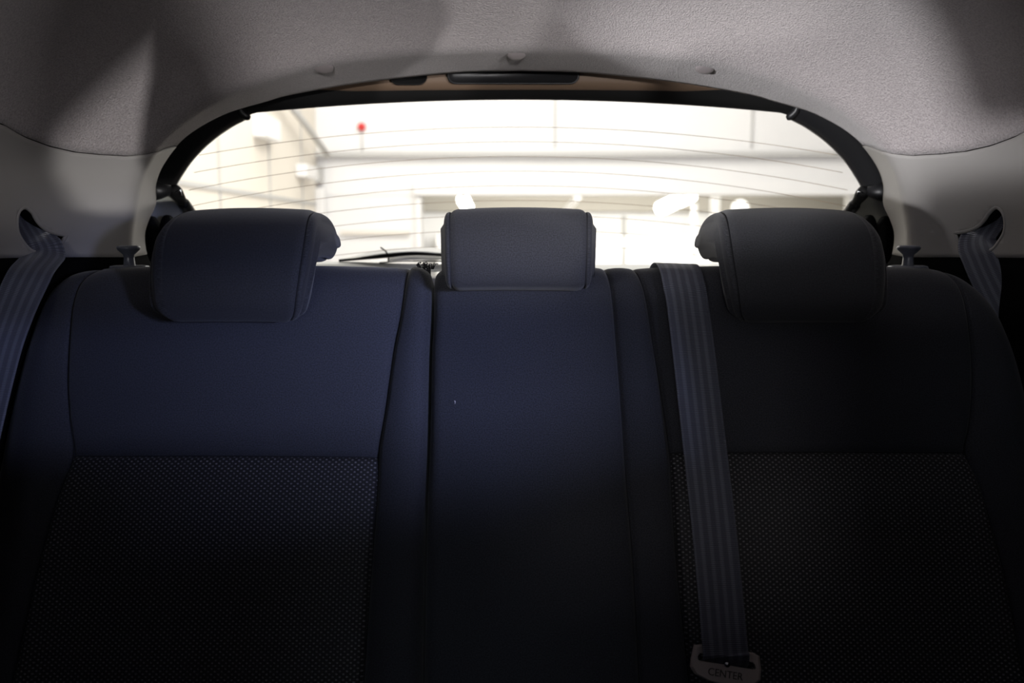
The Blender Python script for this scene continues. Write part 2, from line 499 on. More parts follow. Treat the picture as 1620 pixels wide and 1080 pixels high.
for side in (-1, 1):        # door linings below the side windows, then the outer body side
    mk('trim_%d' % (8 if side < 0 else 9), *box(*sorted((side*0.672, side*0.73)), -1.05, 1.0, -0.78, -0.115, 0.01), M['blackmatte'], smooth=False, kind='structure')
    mk('trim_%d' % (10 if side < 0 else 11), *box(*sorted((side*0.775, side*0.79)), 1.0, 1.66, -0.78, 0.30, 0.002), M['blackmatte'], smooth=False, kind='structure')
    mk('trim_%d' % (12 if side < 0 else 13), *box(*sorted((side*0.676, side*0.79)), 0.985, 1.0, -0.78, 0.16, 0.002), M['blackmatte'], smooth=False, kind='structure')
    # unseen tinted rear door panes and pillar ahead, added to cut side light
    mk('trim_%d' % (14 if side < 0 else 15), *box(*sorted((side*0.665, side*0.70)), 0.24, 0.40, -0.14, 0.17, 0.008), M['black'], smooth=False, kind='structure')
    mk('window_%d' % (1 if side < 0 else 2), *box(*sorted((side*0.690, side*0.694)), 0.40, 0.985, -0.13, 0.17), M['tint'], smooth=False, kind='structure')
    mk('trim_%d' % (16 if side < 0 else 17), *tube([(side*0.64, -0.50, 0.22), (side*0.66, -0.62, 0.16), (side*0.70, -1.15, -0.16)], 0.062, 12), M['trimgrey'], kind='structure')  # unseen windscreen pillar, added thick to keep light off the wall opposite
# body structure outside the liner, behind the trims and up to the tailgate (keeps daylight out)
def tunnel():
    V = []; ph = lin(-47, 227, 100); n = len(ph)
    for off in (0.0, 0.012):
        for t in lin(0, 1, 6):
            for a in ph:
                b = shell_pt(a, YE)
                # flares outwards so that it meets the glass outside the clear area
                lo, hi = 1.44, 2.0
                for _ in range(25):
                    Y = (lo+hi)/2; k = Y/1.43*1.035
                    if Y < 1.535 + 0.55*(0.25-b.z*k) - 0.16*(b.x*k)**2: lo = Y
                    else: hi = Y
                Y = 1.44 + (lo-0.006-1.44)*t; k = Y/1.43*(1.012+0.023*t) + off
                V.append(Vector((b.x*k, Y, b.z*k)))
    n0 = 6*n; Fc = gridfaces(6, n); Fc += [tuple(i+n0 for i in f) for f in Fc]
    for j in range(n-1):
        Fc.append((j, j+1, j+1+n0, j+n0)); a = 5*n; Fc.append((a+j, a+j+1, a+j+1+n0, a+j+n0))
    for i in range(5):
        for a in (i*n, i*n+n-1): Fc.append((a, a+n, a+n+n0, a+n0))
    return V, Fc
mk('trim_3', *tunnel(), M['blackmatte'], kind='structure')
mk('trim_4', *strip(lambda Y: lin(seam_phi(Y)-3, 183-seam_phi(Y), 90), [-0.62, 0.3] + Ys_rear + [1.45], off=0.020, thick=0.006), M['blackmatte'], kind='structure')
mk('floor', *box(-0.72, 0.72, -1.0, 1.74, -0.80, -0.78), M['blackmatte'], smooth=False, kind='structure')

# body pillars seen past the edge of the liner, beside the rear glass
for side, nm in ((-1, 5), (1, 6)):
    mirror = lambda p: p if side < 0 else (1640-p[0], p[1])
    outer = [(205, 292), (200, 330), (200, 380), (205, 450)]
    inner = [(287, 306), (288, 335), (284, 360), (268, 450)]
    V = []
    for q in range(12):
        t = q/11*3; k = min(2, int(t)); u = t-k
        o_ = (outer[k][0]*(1-u)+outer[k+1][0]*u, outer[k][1]*(1-u)+outer[k+1][1]*u)
        i_ = (inner[k][0]*(1-u)+inner[k+1][0]*u, inner[k][1]*(1-u)+inner[k+1][1]*u)
        for j in range(9):
            s = j/8
            px = o_[0]*(1-s)+i_[0]*s; py = o_[1]*(1-s)+i_[1]*s
            V.append(P(*mirror((px, py)), 1.50 + 0.05*s*s))
    n0 = len(V); V += [v + Vector((0, 0.01, 0)) for v in V]
    Fc = gridfaces(12, 9); Fc += [tuple(i+n0 for i in f) for f in Fc]
    bd = [j for j in range(9)] + [i*9+8 for i in range(1, 12)] + [11*9+j for j in range(7, -1, -1)] + [i*9 for i in range(10, 0, -1)]
    Fc += [(bd[i], bd[(i+1) % len(bd)], bd[(i+1) % len(bd)]+n0, bd[i]+n0) for i in range(len(bd))]
    pil = mk('trim_%d' % nm, V, Fc, M['paint'], kind='structure')
    for (cx_, cy_, rx, ry) in ((239, 380, 15, 38), (264, 362, 11, 22)):
        c = P(*mirror((cx_, cy_)), 1.497)
        pr = []
        for h, sc_ in ((0.012, 1.0), (0.0, 1.0), (-0.004, 0.9), (-0.005, 0.0001)):
            for k in range(24):
                a = 2*math.pi*k/24
                pr.append(c + Vector((rx*1.11e-3*sc_*math.cos(a), h, ry*1.11e-3*sc_*math.sin(a))))
        mk('rubber_stop', pr, gridfaces(4, 24, True), M['rubber'], pil)

# ------------------------------------------------------------------ tailgate with its glass
def glass_Y(x, z): return 1.535 + 0.55*(0.25 - z) - 0.16*x*x
def G(px, py, off=0.0):
    Y = 1.6
    for _ in range(30):
        v = P(px, py, Y); Y = glass_Y(v.x, v.z) + off
    return P(px, py, Y)
gate = empty('tailgate', (0, 1.72, -0.5), label='tailgate behind the rear seat with a wide arched glass and black frame', cat='tailgate')
# outline of the clear area (pixels, left half), mirrored on the centre line
clearL = [(262, 470), (262, 420), (264, 370), (266, 330), (276, 298), (290, 275), (308, 251), (332, 227), (360, 206), (392, 187), (400, 180), (450, 170), (520, 163.5), (600, 160), (700, 158), (820, 157)]
clear = smooth_curve(clearL, 60)
full = [tuple(p) for p in clear] + [(1640-p[0], p[1]) for p in reversed(clear[:-1])]
# glass pane: grid a little larger than the clear area
rows = []
for i in range(24):
    t = i/23; z = 0.262 - 0.40*t
    rows.append([Vector((x, glass_Y(x, z), z)) for x in lin(-0.66+0.10*max(0, 0.4-t), 0.66-0.10*max(0, 0.4-t), 40)])
V = [v for r_ in rows for v in r_]; n0 = len(V)
mk('glass', V, gridfaces(24, 40), M['glass'], gate)
# black printed border: ring between clear outline and an outset one, 1 mm inside of the glass
V = []; n = len(full)
for k in range(n):
    a = full[k]; c = (820, 400)
    for j, s in enumerate((0.0, 0.01, 0.05, 0.10)):
        q = (a[0] + (a[0]-c[0])*s*1.0, a[1] - (400-a[1] if a[1] < 400 else 0)*s*0.7)
        V.append(G(q[0], q[1], -0.0025))
border = mk('printed_border', V, gridfaces(n, 4), M['frit'], gate)
# black strip that closes the top of the glass under the header
V = []
for px in lin(330, 1310, 50):
    yb = 158 + 22*((px-820)/430)**2 if abs(px-820) < 430 else 180+(abs(px-820)-430)*0.30
    yt = 139 + 6*((px-820)/430)**2
    for py, o_ in ((yb, -0.012), (yb-3, -0.018), ((yb+yt)/2, -0.022), (yt, -0.024), (yt-14, -0.024), (yt-14, -0.004)):
        V.append(G(px, py, o_))
mk('top_seal', V, gridfaces(50, 6), M['rubber'], gate)
# brown header panel of the tailgate with slots
V = []
for px in lin(300, 1340, 60):
    yt = 139 + 6*((px-820)/430)**2
    for py, Y in ((yt+3, 1.500), (yt-1, 1.492), (yt-12, 1.486), (yt-30, 1.482), (yt-50, 1.480)):
        V.append(P(px, py, Y))
header = mk('header_panel', V, gridfaces(60, 5), M['brown'], gate)
def slotpoly(x0, x1, y0, y1, Y, rx):
    c = []
    cy = (y0+y1)/2; ry = (y1-y0)/2
    for k in range(13): a = math.pi/2 + math.pi*k/12; c.append((x0+rx+rx*math.cos(a), cy-ry*math.sin(a)))
    for k in range(13): a = -math.pi/2 + math.pi*k/12; c.append((x1-rx+rx*math.cos(a), cy-ry*math.sin(a)))
    return c
for (x0, x1, y0, y1, mm) in ((707, 917, 105, 133, 'black'), (617, 676, 108, 134.5, 'rubber')):
    c = slotpoly(x0, x1, y0, y1, 1.48, 14)
    n = len(c); cx_ = (x0+x1)/2; cy_ = (y0+y1)/2
    V = [P(a, b, 1.484) for a, b in c] + [P(a, b, 1.4775) for a, b in c] + [P(cx_+(a-cx_)*0.97, cy_+(b-cy_)*0.86, 1.4775) for a, b in c] + [P(cx_+(a-cx_)*0.96, cy_+(b-cy_)*0.80, 1.481) for a, b in c]
    Fc = gridfaces(4, n, True) + [tuple(range(3*n, 4*n))]
    mk('slot_cover', V, Fc, M[mm], header)
# black side mouldings, arched
for side in (-1, 1):
    mir = lambda p: p if side < 0 else (1640-p[0], p[1])
    inn = smooth_curve([(393, 188), (361, 205), (332, 227), (308, 251), (290, 276), (276, 302), (262, 345), (254, 390), (250, 440)], 40)
    out = smooth_curve([(372, 150), (335, 165), (300, 185), (262, 215), (238, 250), (225, 285), (222, 345), (222, 390), (222, 440)], 40)
    V = []
    for k in range(40):
        i_, o_ = inn[k], out[k]
        tt = k/39
        for s, dy in ((0, 0.0), (0.04, -0.012), (0.2, -0.020), (0.5, -0.022), (0.8, -0.020), (1.0, -0.006)):
            px = i_[0]*(1-s)+o_[0]*s; py = i_[1]*(1-s)+o_[1]*s
            v = G(px, py, -0.004)
            Y = v.y + dy
            V.append(P(*mir((px, py)), min(Y, 1.595)))
    Fc = gridfaces(40, 6) + [tuple(range(6)), tuple(range(39*6, 40*6))]
    sm = mk('side_moulding', V, Fc, M['black'], gate)
    # rounded end lug of the moulding
    a = [G(*mir(p), -0.026) for p in ((376, 164), (381, 176), (390, 184), (396, 187))]
    a = [tuple(q) for q in a]
    mk('end_lug', *tube(smooth_curve(a, 10), [0.0035, 0.005, 0.006, 0.007, 0.007, 0.007, 0.007, 0.006, 0.005, 0.003], 10), M['black'], sm)
# heater wires printed on the pane
for k in range(9):
    yc = 201 + 23.2*k
    pts = []
    half = min(536, 505 + 8*k)
    for px in lin(820-half, 820+half, 70):
        d = (px-820)/520
        pts.append(G(px, yc + (47+3*min(k, 3))*d*d, -0.0012))
    mk('heater_wire', *tube(pts, 0.0005, 5), M['wire'], gate)
# wiper parked on the lower edge of the glass, outside
def gband(name, top, bot, o0, m, parent, nn=30, thick=0.006, tilt=0.0):
    a = smooth_curve(top, nn); b = smooth_curve(bot, nn); V = []
    for p, q in zip(a, b):
        for s in (0, 0.33, 0.67, 1): V.append(G(p[0]*(1-s)+q[0]*s, p[1]*(1-s)+q[1]*s, o0 + tilt*(1-s)))
    n0 = len(V); V += [v + Vector((0, thick, 0)) for v in V]
    Fc = gridfaces(nn, 4); Fc += [tuple(i+n0 for i in f) for f in Fc]
    for k in (0, 3): Fc += [(i*4+k, i*4+4+k, i*4+4+k+n0, i*4+k+n0) for i in range(nn-1)]
    for k in (0, (nn-1)*4): Fc += [(k+j, k+j+1, k+j+1+n0, k+j+n0) for j in range(3)]
    return mk(name, V, Fc, m, parent)
wip = gband('wiper_arm', [(612, 407), (650, 403), (700, 404), (760, 405), (830, 409)], [(614, 413), (650, 411), (700, 411), (760, 413), (830, 420)], 0.040, M['silver'], gate, tilt=0.03)
gband('blade_cover', [(541, 410), (574, 400.5), (609, 394), (668, 391.5), (700, 393), (740, 396)], [(541, 412), (574, 407), (612, 402), (652, 399), (700, 402), (740, 404)], 0.050, M['silver'], wip, tilt=0.035)
gband('blade', [(536, 410), (574, 406.5), (612, 401.5), (652, 398.5), (700, 401.5), (745, 404)], [(536, 414), (574, 411), (612, 408), (652, 404), (700, 405.5), (745, 408)], 0.046, M['rubber'], wip)
gband('rubber_lip', [(600, 414.5), (640, 412), (700, 412), (760, 414)], [(600, 416.5), (640, 414), (700, 414.5), (760, 417)], 0.036, M['rubber'], wip)
mk('joint', *tube([G(602, 391, 0.040), G(610, 397, 0.038), G(615, 405, 0.036), G(614, 415, 0.034)], 0.0015, 6), M['rubber'], wip)
gband('lower_ledge', [(380, 418), (530, 414), (650, 417), (820, 418), (1100, 418), (1260, 420)], [(380, 432), (530, 430), (650, 430), (820, 430), (1100, 430), (1260, 432)], 0.012, M['silver'], gate, 60, tilt=0.03)
# lower inner panel of the tailgate
mk('lower_panel', *box(-0.60, 0.60, 1.655, 1.70, -0.62, -0.075, 0.012), M['trimgrey'], gate)

# gas struts
for side in (-1, 1):
    mir = lambda p: p if side < 0 else (1640-p[0]+3, p[1]+2)
    A = P(*mir((276, 300)), 1.50); B = P(*mir((309, 348)), 1.60); W = P(*mir((240, 303)), 1.49)
    st = empty('gas_strut', B, label='black gas strut beside the rear glass, above the head restraint on the %s' % ('left' if side < 0 else 'right'),
               cat='strut', group='tailgate gas struts')
    d = (B-A)
    mk('end_socket', *tube([A + Vector((0, 0, 0)) - d*0.06, A, A+d*0.10, A+d*0.30, A+d*0.42], [0.006, 0.0105, 0.0115, 0.0085, 0.008], 14), M['rubber'], st)
    mk('cylinder_tube', *tube([A+d*0.38, A+d*0.44, A+d*1.0, A+d*2.2], [0.0085, 0.0105, 0.0105, 0.0105], 14), M['black'], st)
    mk('retaining_clip', *tube([A+Vector((side*-0.004, -0.008, -0.004)), A+Vector((side*-0.014, -0.008, -0.001)), A+Vector((side*-0.014, -0.006, -0.010))], 0.0014, 6), M['steel'], st)
    mk('mounting_bracket', *tube([W + Vector((0, 0.004, 0.003)), W*0.6+A*0.4, A + Vector((side*0.004, 0, 0))], [0.020, 0.014, 0.008], 12), M['black'], st)

# ------------------------------------------------------------------ rear seat backs
REC = R(22.4)
T0 = Vector((0, 1.150, -0.026))
DN = Vector((0, -math.sin(REC), -math.cos(REC)))
NN = Vector((0, -math.cos(REC), math.sin(REC)))
def uv_of(px, py):
    d = ray(px, py); t = T0.dot(NN)/d.dot(NN); q = d*t - T0
    return (q.x, q.dot(DN))
def seat_pt(u, v, n): return T0 + Vector((u, 0, 0)) + DN*v + NN*n

def ucurve(pts):
    q = [uv_of(*p) for p in pts]
    q = smooth_curve(q, 60)
    v = [a[1] for a in q]; u = [a[0] for a in q]
    return np.array(v), np.array(u)
def fcurve(c):
    return lambda v: float(np.interp(v, c[0], c[1]))
VB = uv_of(800, 1150)[1]
outL = ucurve([(150, 411), (118, 415), (90, 426), (62, 452), (42, 490), (24, 545), (4, 630), (-20, 750), (-45, 900), (-75, 1150)])
S1 = ucurve([(150, 411), (126, 440), (112, 482), (107, 535), (106, 605), (111, 665), (118, 717), (107, 765), (85, 850), (60, 955), (34, 1075), (18, 1150)])
S2 = ucurve([(645, 411), (641, 445), (633, 500), (622, 555), (610, 640), (600, 700), (598, 726), (594, 800), (585, 915), (574, 1080), (570, 1150)])
gL = ucurve([(664, 411), (676, 421), (682, 440), (681, 500), (678, 560), (675, 700), (671, 800), (668, 950), (666, 1080), (665, 1150)])
gR = ucurve([(704, 411), (692, 421), (686, 440), (685, 500), (682, 560), (679, 700), (675, 800), (672, 950), (670, 1080), (669, 1150)])
S3 = ucurve([(958, 411), (968, 460), (975, 535), (985, 665), (992, 765), (1002, 890), (1012, 1080), (1015, 1150)])
S4 = ucurve([(1005, 411), (1022, 465), (1034, 540), (1050, 640), (1061, 720), (1065, 790), (1072, 890), (1080, 965), (1092, 1080), (1096, 1150)])
S5 = ucurve([(1500, 411), (1522, 450), (1534, 500), (1539, 560), (1538, 620), (1532, 675), (1525, 714), (1541, 765), (1562, 850), (1582, 940), (1608, 1075), (1622, 1150)])
outR = ucurve([(1480, 411), (1512, 416), (1545, 432), (1582, 466), (1608, 510), (1628, 570), (1645, 650), (1660, 750), (1685, 900), (1710, 1150)])
hL = uv_of(300, 722)[1]; hR = uv_of(1300, 716)[1]

def dist_poly(U, Vv, c):
    """distance from each (U,V) to polyline c=(v,u)"""
    P0 = np.stack([c[1][:-1], c[0][:-1]], 1); P1 = np.stack([c[1][1:], c[0][1:]], 1)
    D = P1-P0; L2 = (D**2).sum(1)+1e-12
    Q = np.stack([U, Vv], 1)[:, None, :]
    t = np.clip(((Q-P0)*D).sum(2)/L2, 0, 1)
    return np.sqrt((((P0+t[..., None]*D)-Q)**2).sum(2)).min(1)

TOPV = uv_of(800, 411)[1]
def bell(x): return np.exp(-x*x)
def height(U, Vv, side):
    n = np.zeros_like(U)
    outer = outL if side < 0 else outR
    gap = gL if side < 0 else gR
    seams = [S1, S2] if side < 0 else [S3, S4, S5]
    hseam = hL if side < 0 else hR
    a, b = (S1, S2) if side < 0 else (S4, S5)
    # side bolster swelling towards the lower part, hollow lumbar panel
    dn = np.clip((Vv-0.10)/0.30, 0, 1)
    us1 = np.interp(Vv, S1[0], S1[1]) if side < 0 else np.interp(Vv, S5[0], S5[1])
    n += 0.026*bell((U-us1-side*0.035)/0.055)*dn
    ua = np.interp(Vv, a[0], a[1]); ub = np.interp(Vv, b[0], b[1])
    s = np.clip((U-ua)/(ub-ua), 0, 1); inside = (U > ua) & (U < ub)
    n += np.where(inside, 0.010*np.sin(np.pi*s)**0.7, 0)
    # shoulder panel swells above the horizontal seam
    n += np.where(inside, 0.010*np.sin(np.pi*np.clip(Vv/hseam, 0, 1))**0.8*np.sin(np.pi*s)**0.5, 0)
    n += np.where(inside & (Vv > hseam), -0.012*np.clip((Vv-hseam)/0.03, 0, 1)*0 + 0.008*np.clip((Vv-hseam)/0.05, 0, 1), 0)
    if side > 0:
        um = np.interp(Vv, gR[0], gR[1]); uc = np.interp(Vv, S3[0], S3[1])
        s2 = np.clip((U-um)/(uc-um), 0, 1)
        n += np.where(U < uc, 0.014*np.sin(np.pi*s2)**0.6, 0)
        s3 = np.clip((U-uc)/(ua-uc), 0, 1)
        n += np.where((U >= uc) & (U < ua), 0.005*np.sin(np.pi*s3), 0)
    else:
        ug = np.interp(Vv, gL[0], gL[1]); s2 = np.clip((U-ub)/(ug-ub), 0, 1)
        n += np.where(U > ub, 0.010*np.sin(np.pi*s2)**0.7, 0)
    # seams draw the cloth in
    for c in seams:
        d = dist_poly(U, Vv, c)
        n -= 0.0035*bell(d/0.0028) + 0.004*np.exp(-d/0.018)
    d = np.abs(Vv-hseam)
    n -= np.where(inside, 0.0030*bell(d/0.0026) + 0.003*np.exp(-d/0.016), 0)
    # rounded borders
    def roll(d, r_):
        x = np.clip(r_-d, 0, r_)
        return r_ - np.sqrt(np.maximum(r_*r_-x*x, 0))
    n -= np.maximum(roll(dist_poly(U, Vv, outer), 0.042), roll(np.clip(Vv-TOPV, 0, None), 0.040))
    n -= roll(dist_poly(U, Vv, gap), 0.014)
    return n

def cosp(n, ends=1.0):
    return [t - ends*math.sin(2*math.pi*t)/(2*math.pi)*0.85 for t in lin(0, 1, n)]

def panel(name, ca, cb, v0, v1, side, m, parent, nc=60, nr=130, skirt=None, label=None, topdense=True):
    fa, fb = fcurve(ca), fcurve(cb)
    S = cosp(nc)
    Tt = [t**1.6 for t in lin(0, 1, nr)] if topdense else cosp(nr)
    U, Vv = [], []
    for t in Tt:
        v = v0 + (v1-v0)*t
        for s in S:
            U.append(fa(v)*(1-s)+fb(v)*s); Vv.append(v)
    U = np.array(U); Vv = np.array(Vv)
    N = height(U, Vv, side)
    V = [seat_pt(u, v, n) for u, v, n in zip(U, Vv, N)]
    uvs = [(u, v) for u, v in zip(U, Vv)]
    Fc = gridfaces(nr, nc)
    def add_skirt(idx, dv):
        base = len(V)
        for i in idx:
            V.append(V[i] + dv); uvs.append((uvs[i][0], uvs[i][1]-0.09))
        for k in range(len(idx)-1):
            Fc.append((idx[k], idx[k+1], base+k+1, base+k))
    if v0 <= TOPV + 1e-6: add_skirt(list(range(nc)), -NN*0.05)
    if skirt == 'a': add_skirt([i*nc for i in range(nr)], -NN*0.07)
    if skirt == 'b': add_skirt([i*nc+nc-1 for i in range(nr)], -NN*0.07)
    return mk(name, V, Fc, m, parent, uvs=uvs, label=label)

def seamline(curve, v0, v1, side, parent, off=0.0003):
    vs = np.array(lin(v0, v1, 160)); us = np.interp(vs, curve[0], curve[1])
    n = height(us, vs, side)
    return mk('seam', *tube([seat_pt(u, v, q+off) for u, v, q in zip(us, vs, n)], 0.0009, 6), M['thread'], parent)
def hseamline(v, u0, u1, side, parent):
    us = np.array(lin(u0, u1, 120)); vs = np.full_like(us, v); n = height(us, vs, side)
    return mk('seam', *tube([seat_pt(a, b, q+0.0003) for a, b, q in zip(us, vs, n)], 0.0009, 6), M['thread'], parent)

def backplate(x0, x1, parent):
    n = 16; V = []
    for s in lin(0, 1, n):
        x = x0+(x1-x0)*s; dv = 0.05*(abs(2*s-1)**6)
        for v, nn_ in ((0.055+dv, -0.085), (0.3, -0.095), (VB, -0.10)): V.append(seat_pt(x, v, nn_))
    return mk('back_board', V, gridfaces(n, 3), M['blackmatte'], parent)

sbL = empty('rear_seat_back', seat_pt(-0.37, VB, 0), label='dark navy rear seat back on the left, narrow section with one head restraint', cat='seat back')
panel('outer_bolster', outL, S1, TOPV, VB, -1, M['fabric'], sbL, 40, 150, 'a')
panel('shoulder_panel', S1, S2, TOPV, hL, -1, M['fabric'], sbL, 100, 110)
panel('lumbar_panel', S1, S2, hL, VB, -1, M['insert'], sbL, 90, 90, None, 'grey dotted mesh cloth panel', False)
panel('inner_bolster', S2, gL, TOPV, VB, -1, M['fabric'], sbL, 40, 150, 'b')
seamline(S1, TOPV+0.01, VB, -1, sbL); seamline(S2, TOPV+0.01, VB, -1, sbL)
hseamline(hL, float(np.interp(hL, S1[0], S1[1])), float(np.interp(hL, S2[0], S2[1])), -1, sbL)
backplate(-0.63, -0.125, sbL)

sbR = empty('rear_seat_back', seat_pt(0.25, VB, 0), label='dark rear seat back from the centre to the right, wide section with two head restraints', cat='seat back')
panel('centre_panel', gR, S3, TOPV, VB, 1, M['fabric'], sbR, 60, 150, 'a')
panel('centre_bolster', S3, S4, TOPV, VB, 1, M['fabric'], sbR, 24, 150)
panel('shoulder_panel', S4, S5, TOPV, hR, 1, M['fabric'], sbR, 100, 110)
panel('lumbar_panel', S4, S5, hR, VB, 1, M['insert'], sbR, 90, 90, None, 'grey dotted mesh cloth panel', False)
panel('outer_bolster', S5, outR, TOPV, VB, 1, M['fabric'], sbR, 40, 150, 'b')
for c in (S3, S4, S5): seamline(c, TOPV+0.01, VB, 1, sbR)
hseamline(hR, float(np.interp(hR, S4[0], S4[1])), float(np.interp(hR, S5[0], S5[1])), 1, sbR)
backplate(-0.11, 0.63, sbR)

# release knobs on the shoulders of the seat backs
def knob(px, parent):
    c = P(px, 421.5, 1.185)
    k = mk('release_knob', *lathe([(0.0105, -0.006), (0.0095, 0.0), (0.0075, 0.003), (0.0068, 0.012), (0.0075, 0.0165), (0.012, 0.0205), (0.0148, 0.0235), (0.0156, 0.0258), (0.0148, 0.0280), (0.011, 0.0290), (0.004, 0.0286), (0.0001, 0.0284)], c, 36), M['knob'], parent, label='grey push knob that releases the seat back')
    mk('base_ring', *lathe([(0.026, -0.008), (0.0262, -0.0015), (0.025, 0.0008), (0.020, 0.0018), (0.0105, 0.0008), (0.0101, -0.003)], c, 36), M['knob'], k)
knob(205, sbL); knob(1436, sbR)
# frayed little strap on the top of the seam between the two backs
c = P(672, 421, 1.175)
lp_ = uv_of(721, 640)
mk('lint_speck', *tube([seat_pt(lp_[0]-0.0004, lp_[1]-0.002, 0.0165), seat_pt(lp_[0]+0.0006, lp_[1], 0.0175), seat_pt(lp_[0]+0.0002, lp_[1]+0.002, 0.0165)], 0.0006, 5), M['wallwhite'], sbR)
vf = []
for k in range(26):
    a = c + Vector((random.uniform(-0.010, 0.012), random.uniform(-0.004, 0.004), -0.004))
    b = a + Vector((random.uniform(-0.004, 0.004), 0, random.uniform(0.003, 0.010)))
    e = b + Vector((random.uniform(-0.006, 0.006), 0, random.uniform(-0.004, 0.001)))
    vf.append(tube([a, b, e], 0.0008, 4))
vf.append(box(c.x-0.010, c.x+0.008, c.y-0.004, c.y+0.004, c.z-0.014, c.z-0.004, 0.001))
mk('frayed_tuft', *merge(*vf), M['thread'], sbL)

# ------------------------------------------------------------------ head restraints
def restraint(name, label, profile, xc, hw_fn, seam_in, posts, endr=0.013, bulge=0.006, outer=0):
    """profile: closed (Y, z) loop; swept across the width with rounded, slightly bulging ends"""
    base = (xc, 1.17, -0.045)
    root = empty(name, base, label=label, cat='head restraint', group='rear head restraints')
    prof = [np.array(p) for p in smooth_curve(profile + [profile[0]], 97)[:-1]]
    n = len(prof)
    # inward normals in the profile plane
    area2 = sum(prof[i][0]*prof[(i+1) % n][1]-prof[(i+1) % n][0]*prof[i][1] for i in range(n))
    sgn = 1 if area2 > 0 else -1
    nrm = []
    for i in range(n):
        t = prof[(i+2) % n]-prof[i-2]; t /= np.linalg.norm(t)
        nrm.append(np.array((-t[1], t[0]))*sgn)
    z0 = min(p[1] for p in prof); z1 = max(p[1] for p in prof)
    # local thickness limits how far the ends may close in
    A_ = np.array(prof); lim = []
    for i in range(n):
        D = A_ - A_[i]; along = D @ nrm[i]; dist = np.linalg.norm(D, axis=1)
        ok = (along > 0.004) & (along > 0.75*dist)
        lim.append(0.42*float(dist[ok].min()) if ok.any() else 0.008)
    lim = [min(lim[(i+k) % n] for k in (-2, -1, 0, 1, 2)) for i in range(n)]
    lim = [sum(lim[(i+k) % n] for k in range(-9, 10))/19 for i in range(n)]
    def station(f, inset):
        out = []
        for i in range(n):
            p = prof[i] + nrm[i]*min(inset, lim[i])
            h = (prof[i][1]-z0)/(z1-z0)
            arch = 0.005*max(0, 1-f*f)*max(0, 1-h/0.3)
            out.append((xc + f*(hw_fn(h, f*outer > 0) if outer else hw_fn(h)), p[0], p[1]+arch))
        return out
    st = []
    # main cover: between the two seams
    for f in lin(-1, 1, 41):
        af = abs(f)
        ins = 0.0015*0 - 0.003*(1-af**2)
        e = max(0, (af-0.90)/0.10)
        ins += 0.005*e**2 if f*outer <= 0 else 0
        x = f*(seam_in if f*outer <= 0 else 0.80)
        st.append(station(x, ins))
    V = [v for s in st for v in s]; L = []
    acc = 0
    for i in range(n):
        L.append(acc); acc += float(np.linalg.norm(prof[(i+1) % n]-prof[i]))
    uvs = [(v[0], L[i % n]) for i, v in enumerate(V)]
    mk('cover', V, gridfaces(41, n, True), M['restraint'], root, uvs=uvs)
    for s_ in (-1, 1):
        V = []; uvs = []
        ang = [k/7*math.pi/2 for k in range(8)]
        sin_ = 0.80 if s_ == outer else seam_in
        er_ = 0.026 if s_ == outer else endr
        rr = (1-sin_)
        seq = [(sin_, 0.005), (sin_+rr*0.12, 0.0030)] + [(sin_+rr*(0.3+0.7*math.sin(a)), 0.0032+er_*(1-math.cos(a))) for a in ang] if s_ != outer else \
              [(sin_, 0.0)] + [(sin_+rr*math.sin(a), er_*(1-math.cos(a))) for a in ang]
        for f, ins in seq:
            for i, v in enumerate(station(s_*f, ins)):
                V.append(v); uvs.append((v[1], v[2]))
        # closing face: shrink the last ring to its medial points
        last = station(s_*(1+(0.03 if s_ != outer else 0.005)), er_+0.003)
        for i in range(n):
            p = prof[i] + nrm[i]*min(er_+0.010, lim[i]*1.1)
            V.append((last[i][0]+s_*bulge*0.3, p[0], p[1])); uvs.append((p[0], p[1]))
        Fc = gridfaces(len(seq)+1, n, True)
        k0 = len(seq)*n
        Fc.append(tuple(range(k0, k0+n)))
        mk('side_panel', V, Fc, M['restraint'], root, uvs=uvs)
        if s_ == outer: continue
        ring = [Vector(v) for v in station(s_*seam_in, 0.0044)]
        mk('seam', *closed_tube(ring, 0.0011, 6), M['thread'], root)
    for dx in posts:
        pf = [(xc+dx, 1.155, -0.13), (xc+dx, 1.165, -0.06), (xc+dx, 1.163, -0.01)]
        mk('post', *tube(smooth_curve(pf, 8), 0.006, 12), M['steel'], root)
    return root

hook = [(1.062, -0.107), (1.050, -0.085), (1.046, -0.055), (1.052, -0.022), (1.068, 0.008), (1.092, 0.027), (1.122, 0.0345), (1.155, 0.0345), (1.190, 0.029),
        (1.214, 0.017), (1.228, -0.001), (1.230, -0.017), (1.221, -0.029), (1.203, -0.034), (1.170, -0.031), (1.138, -0.030), (1.110, -0.033), (1.098, -0.044), (1.091, -0.068), (1.085, -0.094), (1.075, -0.107)]
def hw(h, outer_side=False):
    lo = max(0, (0.16-h)/0.16); hi = max(0, (h-0.70)/0.30)
    if outer_side: return 0.107 - 0.020*(1-math.sqrt(1-lo*lo*0.999)) - 0.024*(1-math.sqrt(1-hi*hi*0.98))
    return 0.079 + 0.018*math.sin(min(1, h*1.15)*math.pi/2) - 0.007*(1-math.sqrt(1-lo*lo*0.999)) - 0.005*(1-math.sqrt(1-hi*hi*0.98))
XL = -0.352; XR = 0.349
restraint('head_restraint', 'hooked navy head restraint above the left seat back', hook, XL, hw, 0.90, (-0.06, 0.06), outer=-1)
restraint('head_restraint', 'hooked dark head restraint above the right seat back, next to the belt', hook, XR, hw, 0.90, (-0.06, 0.06), outer=1)
blk = [(1.088, -0.068), (1.074, -0.060), (1.069, -0.035), (1.073, -0.005), (1.082, 0.020), (1.096, 0.0325), (1.118, 0.035), (1.142, 0.030), (1.155, 0.012), (1.158, -0.018), (1.154, -0.045), (1.142, -0.062), (1.115, -0.070)]
